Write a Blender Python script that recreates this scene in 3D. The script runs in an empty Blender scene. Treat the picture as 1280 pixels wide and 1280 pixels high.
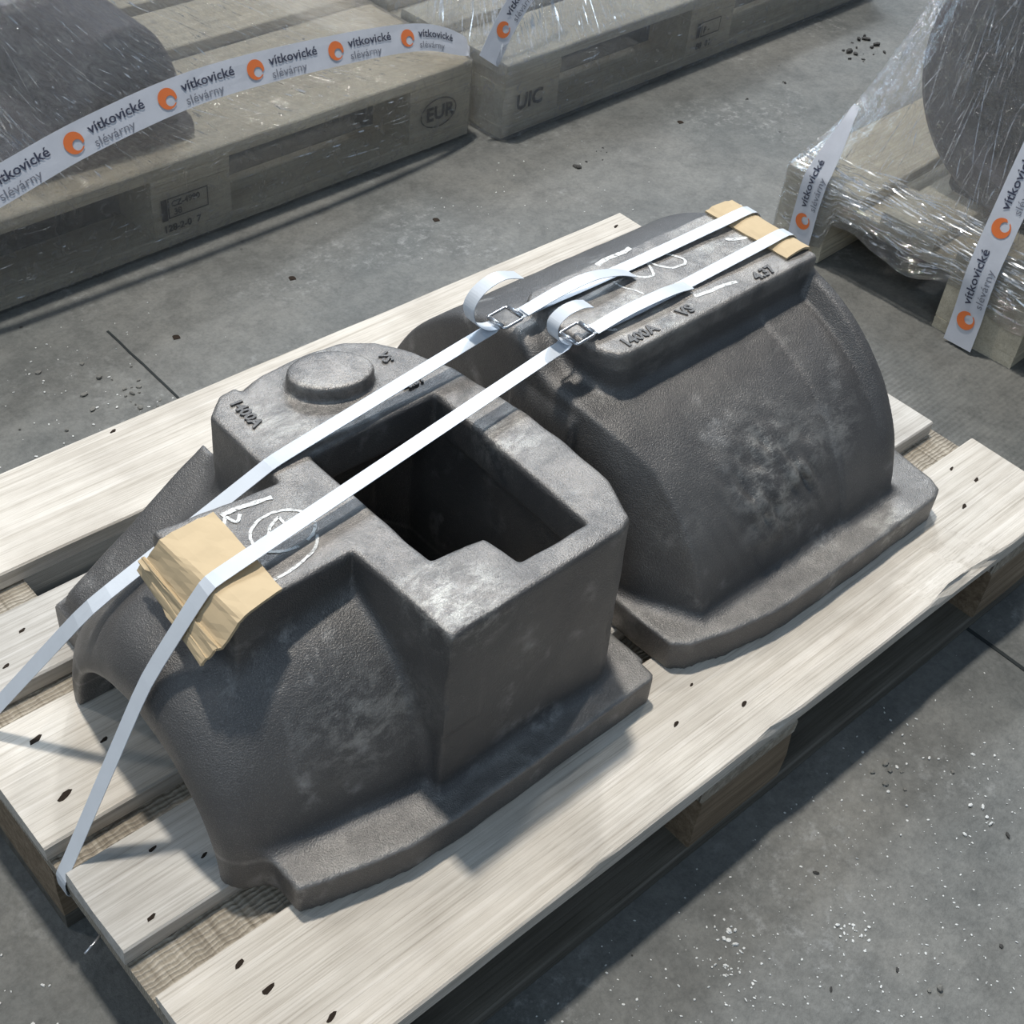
import bpy, bmesh, math, random
import numpy as np
from mathutils import Vector, Matrix, noise

random.seed(7)
S = bpy.context.scene
COL = S.collection

# ------------------------------------------------------------------ camera
cam_d = bpy.data.cameras.new('camera')
cam = bpy.data.objects.new('camera', cam_d)
COL.objects.link(cam)
R = ((0.739691, -0.667098, 0.08853), (-0.411196, -0.55219, -0.725262), (0.532706, 0.500067, -0.682758))
cam.matrix_world = Matrix(((R[0][0], -R[1][0], -R[2][0], -0.21381),
                           (R[0][1], -R[1][1], -R[2][1], -0.38881),
                           (R[0][2], -R[1][2], -R[2][2], 1.21977),
                           (0, 0, 0, 1)))
cam_d.sensor_width = 36
cam_d.lens = 36 * 1693.723 / 1280
cam_d.clip_start = 0.05
cam_d.clip_end = 200
S.camera = cam

# ------------------------------------------------------------------ world, lights, exposure
S.view_settings.view_transform = 'Standard'
S.view_settings.look = 'None'
S.view_settings.gamma = 1
S.view_settings.use_curve_mapping = False
S.view_settings.exposure = 0.35
world = bpy.data.worlds.new('hall_air')
S.world = world
world.use_nodes = True
bg = world.node_tree.nodes['Background']
bg.inputs[0].default_value = (0.56, 0.75, 1.0, 1)
bg.inputs[1].default_value = 0.22


def area(name, loc, target, sx, sy, power, col):
    d = bpy.data.lights.new(name, 'AREA')
    d.shape = 'RECTANGLE'
    d.size = sx
    d.size_y = sy
    d.energy = power
    d.color = col
    o = bpy.data.objects.new(name, d)
    COL.objects.link(o)
    o.location = loc
    o.rotation_euler = (Vector(target) - Vector(loc)).to_track_quat('-Z', 'Y').to_euler()
    return o


area('hall_or_added_lamp', (0.75, 2.35, 8.6), (0.6, 0.4, 0), 0.42, 0.42, 520, (1.0, 0.955, 0.88))
area('hall_or_added_lamp', (6.2, 6.4, 7.6), (0.6, 0.4, 0), 0.5, 0.5, 260, (0.95, 0.97, 1.0))
area('hall_or_added_lamp', (7.5, 3.0, 8.0), (0.6, 0.4, 0), 0.6, 0.6, 120, (1.0, 0.97, 0.92))  # added unseen lamp, for glints on the stretch film
area('hall_or_added_lamp', (-3.5, 6.5, 8.0), (0.6, 0.4, 0), 0.6, 0.6, 90, (1.0, 0.97, 0.92))  # another added lamp out of view, also for film glints
area('skylight_or_added_fill', (7.5, 8.8, 8.8), (0.6, 0.4, 0), 6.0, 2.0, 520, (0.58, 0.78, 1.0))
area('skylight_or_added_fill', (-6.0, -3.0, 7.0), (0.6, 0.4, 0), 5.0, 2.0, 125, (0.7, 0.85, 1.0))  # added cool fill out of view, brightens the sides facing the camera


# ------------------------------------------------------------------ materials
def new_mat(name):
    m = bpy.data.materials.new(name)
    m.use_nodes = True
    nt = m.node_tree
    b = nt.nodes['Principled BSDF']
    return m, nt, b


def N(nt, t, **kw):
    n = nt.nodes.new(t)
    for k, v in kw.items():
        if k in ('operation', 'data_type', 'blend_type', 'wave_type', 'bands_direction', 'feature', 'noise_dimensions', 'interpolation', 'clamp'):
            setattr(n, k, v)
        else:
            n.inputs[k].default_value = v
    return n


def coords(nt, scale=(1, 1, 1), kind='Object', rnd=False):
    tc = nt.nodes.new('ShaderNodeTexCoord')
    mp = nt.nodes.new('ShaderNodeMapping')
    mp.inputs['Scale'].default_value = scale
    nt.links.new(tc.outputs[kind], mp.inputs['Vector'])
    if rnd:
        oi = nt.nodes.new('ShaderNodeObjectInfo')
        cb = nt.nodes.new('ShaderNodeCombineXYZ')
        m = N(nt, 'ShaderNodeMath', operation='MULTIPLY')
        m.inputs[1].default_value = 37.0
        nt.links.new(oi.outputs['Random'], m.inputs[0])
        for i in range(3):
            nt.links.new(m.outputs[0], cb.inputs[i])
        nt.links.new(cb.outputs[0], mp.inputs['Location'])
    return mp.outputs[0]


def ramp(nt, fac, stops):
    r = nt.nodes.new('ShaderNodeValToRGB')
    e = r.color_ramp.elements
    while len(e) > 1:
        e.remove(e[-1])
    e[0].position, e[0].color = stops[0][0], (*stops[0][1], 1)
    for p, c in stops[1:]:
        x = e.new(p)
        x.color = (*c, 1)
    nt.links.new(fac, r.inputs[0])
    return r.outputs[0]


def tex(nt, vec, scale, detail=4, rough=.55, dist=0):
    n = N(nt, 'ShaderNodeTexNoise', Scale=scale, Detail=detail, Roughness=rough, Distortion=dist)
    nt.links.new(vec, n.inputs['Vector'])
    return n.outputs['Fac']


def mix(nt, fac, a, b, mode='MIX'):
    n = nt.nodes.new('ShaderNodeMix')
    n.data_type = 'RGBA'
    n.blend_type = mode
    for s, v in ((0, fac), (6, a), (7, b)):
        if hasattr(v, 'links') or isinstance(v, bpy.types.NodeSocket):
            nt.links.new(v, n.inputs[s])
        else:
            n.inputs[s].default_value = v if s == 0 else (*v, 1)
    return n.outputs[2]


def bump(nt, h, strength, dist, prev=None):
    b = N(nt, 'ShaderNodeBump', Strength=strength, Distance=dist)
    nt.links.new(h, b.inputs['Height'])
    if prev is not None:
        nt.links.new(prev, b.inputs['Normal'])
    return b.outputs[0]


def g(v):
    return (v, v, v)


def mat_iron(name, patches):
    m, nt, b = new_mat(name)
    v = coords(nt)
    big = tex(nt, v, 9, 3, .6)
    med = tex(nt, v, 38, 5, .65)
    base = ramp(nt, big, [(.3, (.100, .096, .095)), (.5, (.128, .122, .118)), (.72, (.158, .150, .142))])
    worn = ramp(nt, med, [(.5, (0, 0, 0)), (.72, (1, 1, 1))])
    patch = ramp(nt, tex(nt, v, 13, 2, .5, .6), [(.52, (0, 0, 0)), (.68, (1, 1, 1))])
    f = mix(nt, 1.0, worn, patch, 'MULTIPLY')
    c = mix(nt, f, base, (.38, .37, .355))
    spk = ramp(nt, tex(nt, v, 1300, 2, .6), [(.56, (0, 0, 0)), (.72, (.38, .38, .38))])  # pale specks put the metal's glitter into the base colour
    c = mix(nt, spk, c, (.50, .49, .47))
    # lamp sheen on the casting tops painted in as lighter colour
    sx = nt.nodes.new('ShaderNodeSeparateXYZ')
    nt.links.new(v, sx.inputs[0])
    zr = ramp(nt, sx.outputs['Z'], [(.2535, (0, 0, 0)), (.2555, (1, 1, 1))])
    sheen = ramp(nt, tex(nt, v, 22, 5, .7, .4), [(.40, (.12, .12, .12)), (.62, (.75, .75, .75))])
    c = mix(nt, mix(nt, 1.0, zr, sheen, 'MULTIPLY'), c, (.37, .34, .31))
    zb = ramp(nt, sx.outputs['Z'], [(.0375, (0, 0, 0)), (.0392, (1, 1, 1)), (.0412, (1, 1, 1)), (.0425, (0, 0, 0))])  # band at flange-top height: lamp sheen put into the colour
    sheen2 = ramp(nt, tex(nt, v, 30, 6, .75, .3), [(.36, g(.25)), (.62, g(.8))])
    c = mix(nt, mix(nt, 1.0, zb, sheen2, 'MULTIPLY'), c, (.34, .325, .305))
    # local scrapes and chalky scours
    vein = ramp(nt, tex(nt, coords(nt, (34, 70, 50)), 1.0, 8, .78, .35), [(.46, (0, 0, 0)), (.60, (1, 1, 1))])
    for (pc, pr, amt) in patches:
        vd = N(nt, 'ShaderNodeVectorMath', operation='DISTANCE')
        nt.links.new(v, vd.inputs[0])
        vd.inputs[1].default_value = pc
        dv = N(nt, 'ShaderNodeMath', operation='DIVIDE')
        nt.links.new(vd.outputs['Value'], dv.inputs[0])
        dv.inputs[1].default_value = pr
        fall = ramp(nt, dv.outputs[0], [(.25, g(amt)), (1.0, (0, 0, 0))])
        c = mix(nt, mix(nt, 1.0, fall, vein, 'MULTIPLY'), c, (.47, .455, .42))
    nt.links.new(c, b.inputs['Base Color'])
    b.inputs['Metallic'].default_value = .55
    b.inputs['Roughness'].default_value = .45
    b.inputs['Specular IOR Level'].default_value = .62
    fine = tex(nt, v, 620, 2, .7)
    n1 = bump(nt, fine, .9, .0011)
    n2 = bump(nt, tex(nt, v, 70, 4, .6), .35, .0016, n1)
    nt.links.new(n2, b.inputs['Normal'])
    return m


def mat_iron_plain(name, c, rough=.6, metallic=.2):
    m, nt, b = new_mat(name)
    v = coords(nt)
    col = ramp(nt, tex(nt, v, 18, 4, .6), [(.3, tuple(x * .8 for x in c)), (.7, tuple(x * 1.2 for x in c))])
    nt.links.new(col, b.inputs['Base Color'])
    b.inputs['Metallic'].default_value = metallic
    b.inputs['Roughness'].default_value = rough
    nt.links.new(bump(nt, tex(nt, v, 300, 3, .7), .4, .001), b.inputs['Normal'])
    return m


def mat_wood(name, c1, c2, c3, sawn=0.0, axis=0):
    m, nt, b = new_mat(name)
    sc = (1.4, 44, 44) if axis == 0 else (44, 1.4, 44)
    v = coords(nt, sc, rnd=True)
    vo = coords(nt, (1, 1, 1), rnd=True)
    grain = tex(nt, v, 2.6, 6, .62, .6)
    fineg = tex(nt, coords(nt, (sc[0] * 2.2, sc[1] * 5, sc[2] * 5), rnd=True), 2.2, 4, .7)
    blot = tex(nt, vo, 7, 4, .6)
    c = ramp(nt, grain, [(.25, c1), (.5, c2), (.75, c3)])
    dirt = ramp(nt, blot, [(.38, (.62, .60, .58)), (.6, (1, 1, 1))])
    c = mix(nt, .45, c, dirt, 'MULTIPLY')
    dark = ramp(nt, fineg, [(.30, (.50, .47, .43)), (.52, (1, 1, 1))])
    c = mix(nt, .6, c, dark, 'MULTIPLY')
    nt.links.new(c, b.inputs['Base Color'])
    b.inputs['Roughness'].default_value = .72
    b.inputs['Specular IOR Level'].default_value = .25
    nn = bump(nt, fineg, .5, .0012)
    nn = bump(nt, grain, .35, .0015, nn)
    if sawn:
        w = N(nt, 'ShaderNodeTexWave', wave_type='BANDS', bands_direction='Y' if axis == 1 else 'X', Scale=sawn, Distortion=5.0, Detail=3.0)
        w.inputs['Detail Scale'].default_value = 1.2
        tcv = coords(nt)
        nt.links.new(tcv, w.inputs['Vector'])
        nn = bump(nt, w.outputs['Fac'], .9, .0016, nn)
        c2_ = mix(nt, w.outputs['Fac'], (.62, .6, .57), (1, 1, 1))
        c = mix(nt, .8, c, c2_, 'MULTIPLY')
        nt.links.new(c, b.inputs['Base Color'])
    nt.links.new(nn, b.inputs['Normal'])
    return m


def simple(name, c, rough=.5, metallic=0.0, spec=.5, trans=0.0, bumps=None):
    m, nt, b = new_mat(name)
    b.inputs['Base Color'].default_value = (*c, 1)
    b.inputs['Roughness'].default_value = rough
    b.inputs['Metallic'].default_value = metallic
    b.inputs['Specular IOR Level'].default_value = spec
    v = coords(nt)
    col = mix(nt, tex(nt, v, 30, 3, .6), tuple(x * .88 for x in c), tuple(min(1, x * 1.08) for x in c))
    nt.links.new(col, b.inputs['Base Color'])
    if bumps:
        nt.links.new(bump(nt, tex(nt, v, bumps[0], 3, .6), bumps[1], bumps[2]), b.inputs['Normal'])
    if trans:
        tl = nt.nodes.new('ShaderNodeBsdfTranslucent')
        tl.inputs[0].default_value = (*c, 1)
        ms = nt.nodes.new('ShaderNodeMixShader')
        ms.inputs[0].default_value = trans
        out = nt.nodes['Material Output']
        nt.links.new(b.outputs[0], ms.inputs[1])
        nt.links.new(tl.outputs[0], ms.inputs[2])
        nt.links.new(ms.outputs[0], out.inputs[0])
    return m


def mat_floor():
    m, nt, b = new_mat('dusty_concrete')
    v = coords(nt)
    c = ramp(nt, tex(nt, v, 2.2, 6, .62, .4), [(.3, (.112, .117, .112)), (.5, (.153, .153, .143)), (.72, (.195, .190, .173))])
    stain = ramp(nt, tex(nt, v, 9, 7, .68, .5), [(.32, (.66, .66, .66)), (.55, (1, 1, 1)), (.8, (1.14, 1.13, 1.11))])
    c = mix(nt, .8, c, stain, 'MULTIPLY')
    gr = ramp(nt, tex(nt, v, 160, 4, .75), [(.3, (.72, .72, .72)), (.6, (1.08, 1.08, 1.08))])
    c = mix(nt, .7, c, gr, 'MULTIPLY')
    # pale dust splashes
    du = mix(nt, 1.0, ramp(nt, tex(nt, v, 5, 3, .5), [(.5, (0, 0, 0)), (.66, (1, 1, 1))]),
             ramp(nt, tex(nt, v, 55, 5, .75), [(.52, (0, 0, 0)), (.72, (1, 1, 1))]), 'MULTIPLY')
    c = mix(nt, du, c, (.30, .30, .29))
    # dark spots
    vo = N(nt, 'ShaderNodeTexVoronoi', Scale=26, Randomness=1.0)
    nt.links.new(v, vo.inputs['Vector'])
    sp = ramp(nt, vo.outputs['Distance'], [(.05, (0, 0, 0)), (.11, (1, 1, 1))])
    sel = ramp(nt, tex(nt, v, 12, 2, .5), [(.60, (1, 1, 1)), (.66, (0, 0, 0))])
    sp = mix(nt, 1.0, sp, sel, 'SCREEN')
    c = mix(nt, .8, c, sp, 'MULTIPLY')
    scr = ramp(nt, tex(nt, coords(nt, (9, 90, 9)), 1.0, 4, .75, 1.2), [(.70, (0, 0, 0)), (.78, (1, 1, 1))])
    scr = mix(nt, 1.0, scr, ramp(nt, tex(nt, v, 6, 2, .5), [(.5, (0, 0, 0)), (.62, (1, 1, 1))]), 'MULTIPLY')
    c = mix(nt, scr, c, (.34, .34, .33))
    mot = ramp(nt, tex(nt, v, 42, 6, .78, .3), [(.38, (.62, .63, .64)), (.56, (1, 1, 1))])
    c = mix(nt, .55, c, mot, 'MULTIPLY')
    nt.links.new(c, b.inputs['Base Color'])
    b.inputs['Roughness'].default_value = .62
    b.inputs['Specular IOR Level'].default_value = .35
    nn = bump(nt, tex(nt, v, 210, 5, .72), .6, .0016)
    nn = bump(nt, tex(nt, v, 14, 5, .6), .4, .008, nn)
    nt.links.new(nn, b.inputs['Normal'])
    return m


def mat_film(name, dens=.10, wr=(3.0, 70.0), white=(.8, .82, .86), bs=.8, glo=.5, side=.6):
    """stretch film: UV x runs round the pallet, UV y up the sheet"""
    m, nt, b = new_mat(name)
    nt.nodes.remove(b)
    out = nt.nodes['Material Output']
    uv = coords(nt, (wr[1], wr[0], 1), 'UV')
    uv2 = coords(nt, (9, 16, 1), 'UV')
    w1 = tex(nt, uv, 1.0, 5, .65, .5)
    w2 = tex(nt, uv2, 2.2, 5, .7, 1.2)
    nn = bump(nt, w1, bs, .022)
    nn = bump(nt, w2, bs * .8, .03, nn)
    nn = bump(nt, tex(nt, coords(nt, (wr[1] * 6, wr[0] * 14, 1), 'UV'), 1.0, 3, .7, .4), bs, .006, nn)
    gl = nt.nodes.new('ShaderNodeBsdfGlossy')
    gl.inputs['Roughness'].default_value = .06
    gl.inputs['Color'].default_value = (1, 1, 1, 1)
    nt.links.new(nn, gl.inputs['Normal'])
    tr = nt.nodes.new('ShaderNodeBsdfTransparent')
    tr.inputs[0].default_value = (.96, .97, .98, 1)
    di = nt.nodes.new('ShaderNodeBsdfDiffuse')
    di.inputs[0].default_value = (*white, 1)
    nt.links.new(nn, di.inputs['Normal'])
    fd = ramp(nt, w2, [(.3, g(dens * .6)), (.55, g(dens)), (.8, g(min(1, dens * 1.8)))])
    uvr = coords(nt, (1, 1, 1), 'UV')
    sv = nt.nodes.new('ShaderNodeSeparateXYZ')
    nt.links.new(uvr, sv.inputs[0])
    lo = ramp(nt, sv.outputs['Y'], [(.13, g(side)), (.17, (1, 1, 1))])
    fd = mix(nt, 1.0, fd, lo, 'MULTIPLY')
    m1 = nt.nodes.new('ShaderNodeMixShader')
    nt.links.new(fd, m1.inputs[0])
    nt.links.new(tr.outputs[0], m1.inputs[1])
    tl = nt.nodes.new('ShaderNodeBsdfTranslucent')
    tl.inputs[0].default_value = (*white, 1)
    m0 = nt.nodes.new('ShaderNodeMixShader')
    m0.inputs[0].default_value = .5
    nt.links.new(di.outputs[0], m0.inputs[1])
    nt.links.new(tl.outputs[0], m0.inputs[2])
    nt.links.new(m0.outputs[0], m1.inputs[2])
    fr = nt.nodes.new('ShaderNodeFresnel')
    fr.inputs['IOR'].default_value = 1.5
    nt.links.new(nn, fr.inputs['Normal'])
    ma = N(nt, 'ShaderNodeMath', operation='MULTIPLY')
    ma.inputs[1].default_value = glo * 2
    nt.links.new(fr.outputs[0], ma.inputs[0])
    mn = N(nt, 'ShaderNodeMath', operation='MINIMUM')
    mn.inputs[1].default_value = .6
    nt.links.new(ma.outputs[0], mn.inputs[0])
    m2 = nt.nodes.new('ShaderNodeMixShader')
    nt.links.new(mn.outputs[0], m2.inputs[0])
    nt.links.new(m1.outputs[0], m2.inputs[1])
    nt.links.new(gl.outputs[0], m2.inputs[2])
    nt.links.new(m2.outputs[0], out.inputs[0])
    return m


def mat_chalk():
    m, nt, b = new_mat('chalk')
    b.inputs['Base Color'].default_value = (.78, .78, .76, 1)
    b.inputs['Roughness'].default_value = .95
    v = coords(nt)
    f = ramp(nt, tex(nt, v, 260, 3, .7), [(.33, (0, 0, 0)), (.48, (.9, .9, .9))])
    nt.links.new(f, b.inputs['Alpha'])
    return m


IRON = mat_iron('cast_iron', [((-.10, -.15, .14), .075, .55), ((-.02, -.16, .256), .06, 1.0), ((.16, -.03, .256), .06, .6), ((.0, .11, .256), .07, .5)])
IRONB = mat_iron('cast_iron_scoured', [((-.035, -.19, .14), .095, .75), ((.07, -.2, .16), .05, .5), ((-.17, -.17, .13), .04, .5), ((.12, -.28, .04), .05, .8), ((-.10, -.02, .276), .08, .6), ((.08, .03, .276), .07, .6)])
WR_IRON = mat_iron_plain('wrapped_iron', (.095, .085, .098), .55, .15)
WR_IRON2 = mat_iron_plain('wrapped_iron_dark', (.028, .025, .032), .6, .1)
WOOD = mat_wood('old_pine', (.50, .45, .385), (.63, .58, .51), (.74, .69, .625))
WOODG = mat_wood('weathered_pine', (.43, .40, .36), (.55, .52, .475), (.66, .63, .59))
WOODX = mat_wood('sawn_pine', (.26, .225, .18), (.47, .42, .345), (.60, .55, .47), sawn=62, axis=1)
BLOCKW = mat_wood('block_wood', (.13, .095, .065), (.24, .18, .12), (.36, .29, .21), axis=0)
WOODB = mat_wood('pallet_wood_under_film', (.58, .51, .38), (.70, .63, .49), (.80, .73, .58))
WOOD_SHADE = mat_wood('shaded_pine', (.08, .073, .06), (.13, .12, .10), (.19, .175, .15))  # deep shade under the deck put into the wood colour
DARK = simple('dark_hole', (.03, .022, .017), .9, spec=.1)
INK = simple('stamp_ink', (.045, .035, .032), .9, spec=.1)
STRAP = simple('white_strap', (.66, .70, .75), .34, spec=.5, trans=.12, bumps=(400, .15, .0005))
STEEL = simple('zinc_wire', (.55, .55, .56), .28, metallic=.9)
CARD = simple('cardboard', (.56, .435, .275), .85, spec=.15, bumps=(60, .15, .0006))
TAPE = simple('printed_tape', (.66, .68, .74), .35, spec=.5, trans=.08, bumps=(60, .25, .001))
TXT = simple('tape_navy', (.05, .055, .09), .5)
TXT2 = simple('tape_grey', (.20, .21, .25), .5)
ORANGE = simple('tape_orange', (.80, .20, .055), .45)
CHALK = mat_chalk()
FLOORM = mat_floor()
CHIP = simple('pale_chip', (.62, .62, .60), .7, bumps=(200, .5, .002))
CHIPD = simple('dark_chip', (.035, .033, .03), .8)
CHIPB = simple('grey_chip', (.16, .155, .14), .8)
SEAM = simple('floor_seam', (.03, .034, .035), .9, spec=.1)


# ------------------------------------------------------------------ object helpers
def link(name, me, mat=None, parent=None, loc=None, rot=None):
    o = bpy.data.objects.new(name, me)
    COL.objects.link(o)
    if me is not None and mat is not None and not me.materials:
        me.materials.append(mat)
    if parent is not None:
        o.parent = parent
    if loc is not None:
        o.location = loc
    if rot is not None:
        o.rotation_euler = rot
    return o


def tag(o, label=None, cat=None, group=None, kind=None):
    if label:
        o['label'] = label
    if cat:
        o['category'] = cat
    if group:
        o['group'] = group
    if kind:
        o['kind'] = kind
    return o


def thing(name, loc, label, cat, rz=0.0, group=None):
    return tag(link(name, None, loc=loc, rot=(0, 0, rz)), label, cat, group)


def mesh_from(name, verts, faces, smooth=False, uvs=None):
    me = bpy.data.meshes.new(name)
    me.from_pydata([tuple(v) for v in verts], [], faces)
    if smooth:
        me.polygons.foreach_set('use_smooth', [True] * len(me.polygons))
    if uvs is not None:
        l = me.uv_layers.new(name='UVMap')
        idx = np.zeros(len(me.loops), dtype=np.int32)
        me.loops.foreach_get('vertex_index', idx)
        l.data.foreach_set('uv', np.asarray(uvs, dtype=np.float32)[idx].ravel())
    me.update()
    return me


def board_mesh(name, lx, ly, lz, seed, nx=24, rough=.0012, bev=.002, chips=()):
    """a plank whose box runs 0..lx, 0..ly, 0..lz with worn, uneven edges"""
    rnd = random.Random(seed)
    # cross-section ring with chamfered corners
    b = bev
    ring = [(b, 0), (ly * .5, 0), (ly - b, 0), (ly, b), (ly, lz * .5), (ly, lz - b), (ly - b, lz), (ly * .5, lz), (b, lz), (0, lz - b), (0, lz * .5), (0, b)]
    vs, fs = [], []
    n = len(ring)
    for i in range(nx + 1):
        x = lx * i / nx
        for k, (y, z) in enumerate(ring):
            p = Vector((x * 9, y * 40 + seed * 3.1, z * 40))
            a = rough * (1.0 if k not in (1, 7) else .3)
            dy = noise.noise(p) * a
            dz = noise.noise(p + Vector((5, 9, 2))) * a * .6
            dx = 0
            if i in (0, nx):
                dx = noise.noise(Vector((seed, y * 60, z * 60 + i))) * .0022
            if k in (8, 9, 0, 11) and z > lz * .4:
                for (c0, c1, d) in chips:
                    if c0 < x < c1:
                        t = math.sin(math.pi * (x - c0) / (c1 - c0))
                        dy += d * t * (.55 + .45 * rnd.random())
                        dz -= d * .7 * t * rnd.random()
            vs.append((x + dx, y + dy, z + dz))
    for i in range(nx):
        for k in range(n):
            k2 = (k + 1) % n
            a, c = i * n, (i + 1) * n
            fs.append((a + k, c + k, c + k2, a + k2))
    fs.append(tuple(range(n)))
    fs.append(tuple(nx * n + k for k in reversed(range(n))))
    return mesh_from(name, vs, fs)


def disc_mesh(name, r, h, n=9, squash=.6, seed=0):
    rnd = random.Random(seed)
    vs = [(0, 0, h)]
    for i in range(n):
        a = 2 * math.pi * i / n
        q = r * rnd.uniform(.75, 1.15)
        vs.append((q * math.cos(a), q * squash * math.sin(a), h * .7))
    for i in range(n):
        vs.append((vs[i + 1][0] * 1.05, vs[i + 1][1] * 1.05, -h))
    fs = [(0, i + 1, (i + 1) % n + 1) for i in range(n)]
    fs += [(i + 1, n + i + 1, n + (i + 1) % n + 1, (i + 1) % n + 1) for i in range(n)]
    return mesh_from(name, vs, fs)


def catmull(pts, per=8):
    P = [Vector(p) for p in pts]
    P = [P[0] * 2 - P[1]] + P + [P[-1] * 2 - P[-2]]
    out = []
    for i in range(1, len(P) - 2):
        for k in range(per):
            t = k / per
            a, b, c, d = P[i - 1], P[i], P[i + 1], P[i + 2]
            out.append(.5 * ((2 * b) + (c - a) * t + (2 * a - 5 * b + 4 * c - d) * t * t + (3 * b - a - 3 * c + d) * t ** 3))
    out.append(P[-2])
    return out


class Ribbon:
    """a flat band along a path; at(s, t, h) maps length, cross position (-.5 to .5) and lift to a point"""

    def __init__(s, pts, width, side, sub=None, widths=None):
        s.p = [Vector(p) for p in pts]
        s.w = width
        s.side = [Vector(side).normalized()] * len(s.p) if not isinstance(side, list) else [Vector(v).normalized() for v in side]
        s.ws = widths or [width] * len(s.p)
        s.d = [0.0]
        for a, b in zip(s.p, s.p[1:]):
            s.d.append(s.d[-1] + (b - a).length)
        s.len = s.d[-1]
        s.tan = []
        for i in range(len(s.p)):
            t = (s.p[min(i + 1, len(s.p) - 1)] - s.p[max(i - 1, 0)]).normalized()
            s.tan.append(t)
        s.sd, s.nr = [], []
        for t, v in zip(s.tan, s.side):
            v = (v - t * v.dot(t)).normalized()
            s.sd.append(v)
            s.nr.append(t.cross(v))

    def at(s, q, t, h=0.0):
        q = min(max(q, 0), s.len)
        i = 0
        while i < len(s.d) - 2 and s.d[i + 1] < q:
            i += 1
        f = (q - s.d[i]) / max(1e-9, s.d[i + 1] - s.d[i])
        c = s.p[i].lerp(s.p[i + 1], f)
        v = s.sd[i].lerp(s.sd[i + 1], f)
        n = s.nr[i].lerp(s.nr[i + 1], f)
        w = s.ws[i] * (1 - f) + s.ws[i + 1] * f
        return c + v * (t * w) + n * h

    def mesh(s, name, th=.0006, cross=3, wave=0.0):
        vs, fs, n = [], [], len(s.p)
        for lay in (0, 1):
            for i in range(n):
                for k in range(cross):
                    t = k / (cross - 1) - .5
                    wv = noise.noise(Vector((s.d[i] * 30, t * 2, 1))) * wave
                    vs.append(s.p[i] + s.sd[i] * (t * s.ws[i]) + s.nr[i] * (th * (.5 if lay == 0 else -.5) + wv))
        o = n * cross
        for i in range(n - 1):
            for k in range(cross - 1):
                a = i * cross + k
                q = (a, a + cross, a + cross + 1, a + 1)
                fs.append(q)
                fs.append(tuple(o + x for x in reversed(q)))
        for i in range(n - 1):
            a = i * cross
            fs.append((a, o + a, o + a + cross, a + cross))
            a = i * cross + cross - 1
            fs.append((a, a + cross, o + a + cross, o + a))
        for k in range(cross - 1):
            fs.append((k, k + 1, o + k + 1, o + k))
            a = (n - 1) * cross + k
            fs.append((a, o + a, o + a + 1, a + 1))
        return mesh_from(name, vs, fs, smooth=False)


def text_mesh(txt, size, extrude=0.0, res=2, bold=0.0):
    c = bpy.data.curves.new('lettering', 'FONT')
    c.body = txt
    c.size = size
    c.extrude = extrude
    c.resolution_u = res
    c.offset = bold
    c.align_x = 'LEFT'
    o = bpy.data.objects.new('lettering', c)
    COL.objects.link(o)
    bpy.context.view_layer.update()
    me = bpy.data.meshes.new_from_object(o.evaluated_get(bpy.context.evaluated_depsgraph_get()))
    bpy.data.objects.remove(o)
    bpy.data.curves.remove(c)
    me.name = 'lettering'
    me.materials.clear()
    return me


def remap(me, fn):
    for v in me.vertices:
        v.co = fn(v.co)
    me.update()
    return me


def tube_mesh(name, pts, r, n=8, closed=False):
    P = [Vector(p) for p in pts]
    m = len(P)
    vs, fs = [], []
    for i in range(m):
        a = P[(i - 1) % m] if closed or i > 0 else P[i]
        b = P[(i + 1) % m] if closed or i < m - 1 else P[i]
        t = (b - a).normalized()
        u = t.orthogonal().normalized() if abs(t.z) > .9 else t.cross(Vector((0, 0, 1))).normalized()
        w = t.cross(u)
        for k in range(n):
            q = 2 * math.pi * k / n
            vs.append(P[i] + (u * math.cos(q) + w * math.sin(q)) * r)
    for i in range(m if closed else m - 1):
        j = (i + 1) % m
        for k in range(n):
            k2 = (k + 1) % n
            fs.append((i * n + k, j * n + k, j * n + k2, i * n + k2))
    if not closed:
        fs.append(tuple(range(n)))
        fs.append(tuple((m - 1) * n + k for k in reversed(range(n))))
    return mesh_from(name, vs, fs, smooth=True)


# ------------------------------------------------------------------ distance-field modelling of the castings
def smin(a, b, k):
    h = np.clip(.5 + .5 * (b - a) / k, 0, 1)
    return b * (1 - h) + a * h - k * h * (1 - h)


def smax(a, b, k):
    return -smin(-a, -b, k)


def sd_poly(X, Y, poly):
    P = np.asarray(poly, float)
    d = np.full(X.shape, 1e9)
    s = np.ones(X.shape)
    n = len(P)
    for i in range(n):
        a, b = P[i], P[(i + 1) % n]
        ex, ey = b - a
        wx, wy = X - a[0], Y - a[1]
        t = np.clip((wx * ex + wy * ey) / (ex * ex + ey * ey), 0, 1)
        dx, dy = wx - ex * t, wy - ey * t
        d = np.minimum(d, dx * dx + dy * dy)
        c1 = (Y >= a[1]) & (Y < b[1])
        c2 = (Y < a[1]) & (Y >= b[1])
        cr = ex * wy - ey * wx
        s = np.where((c1 & (cr > 0)) | (c2 & (cr < 0)), -s, s)
    return s * np.sqrt(d)


def extrude(d2, Z, z0, z1, k=.004):
    dz = np.abs(Z - (z0 + z1) / 2) - (z1 - z0) / 2
    return smax(d2, dz, k)


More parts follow.
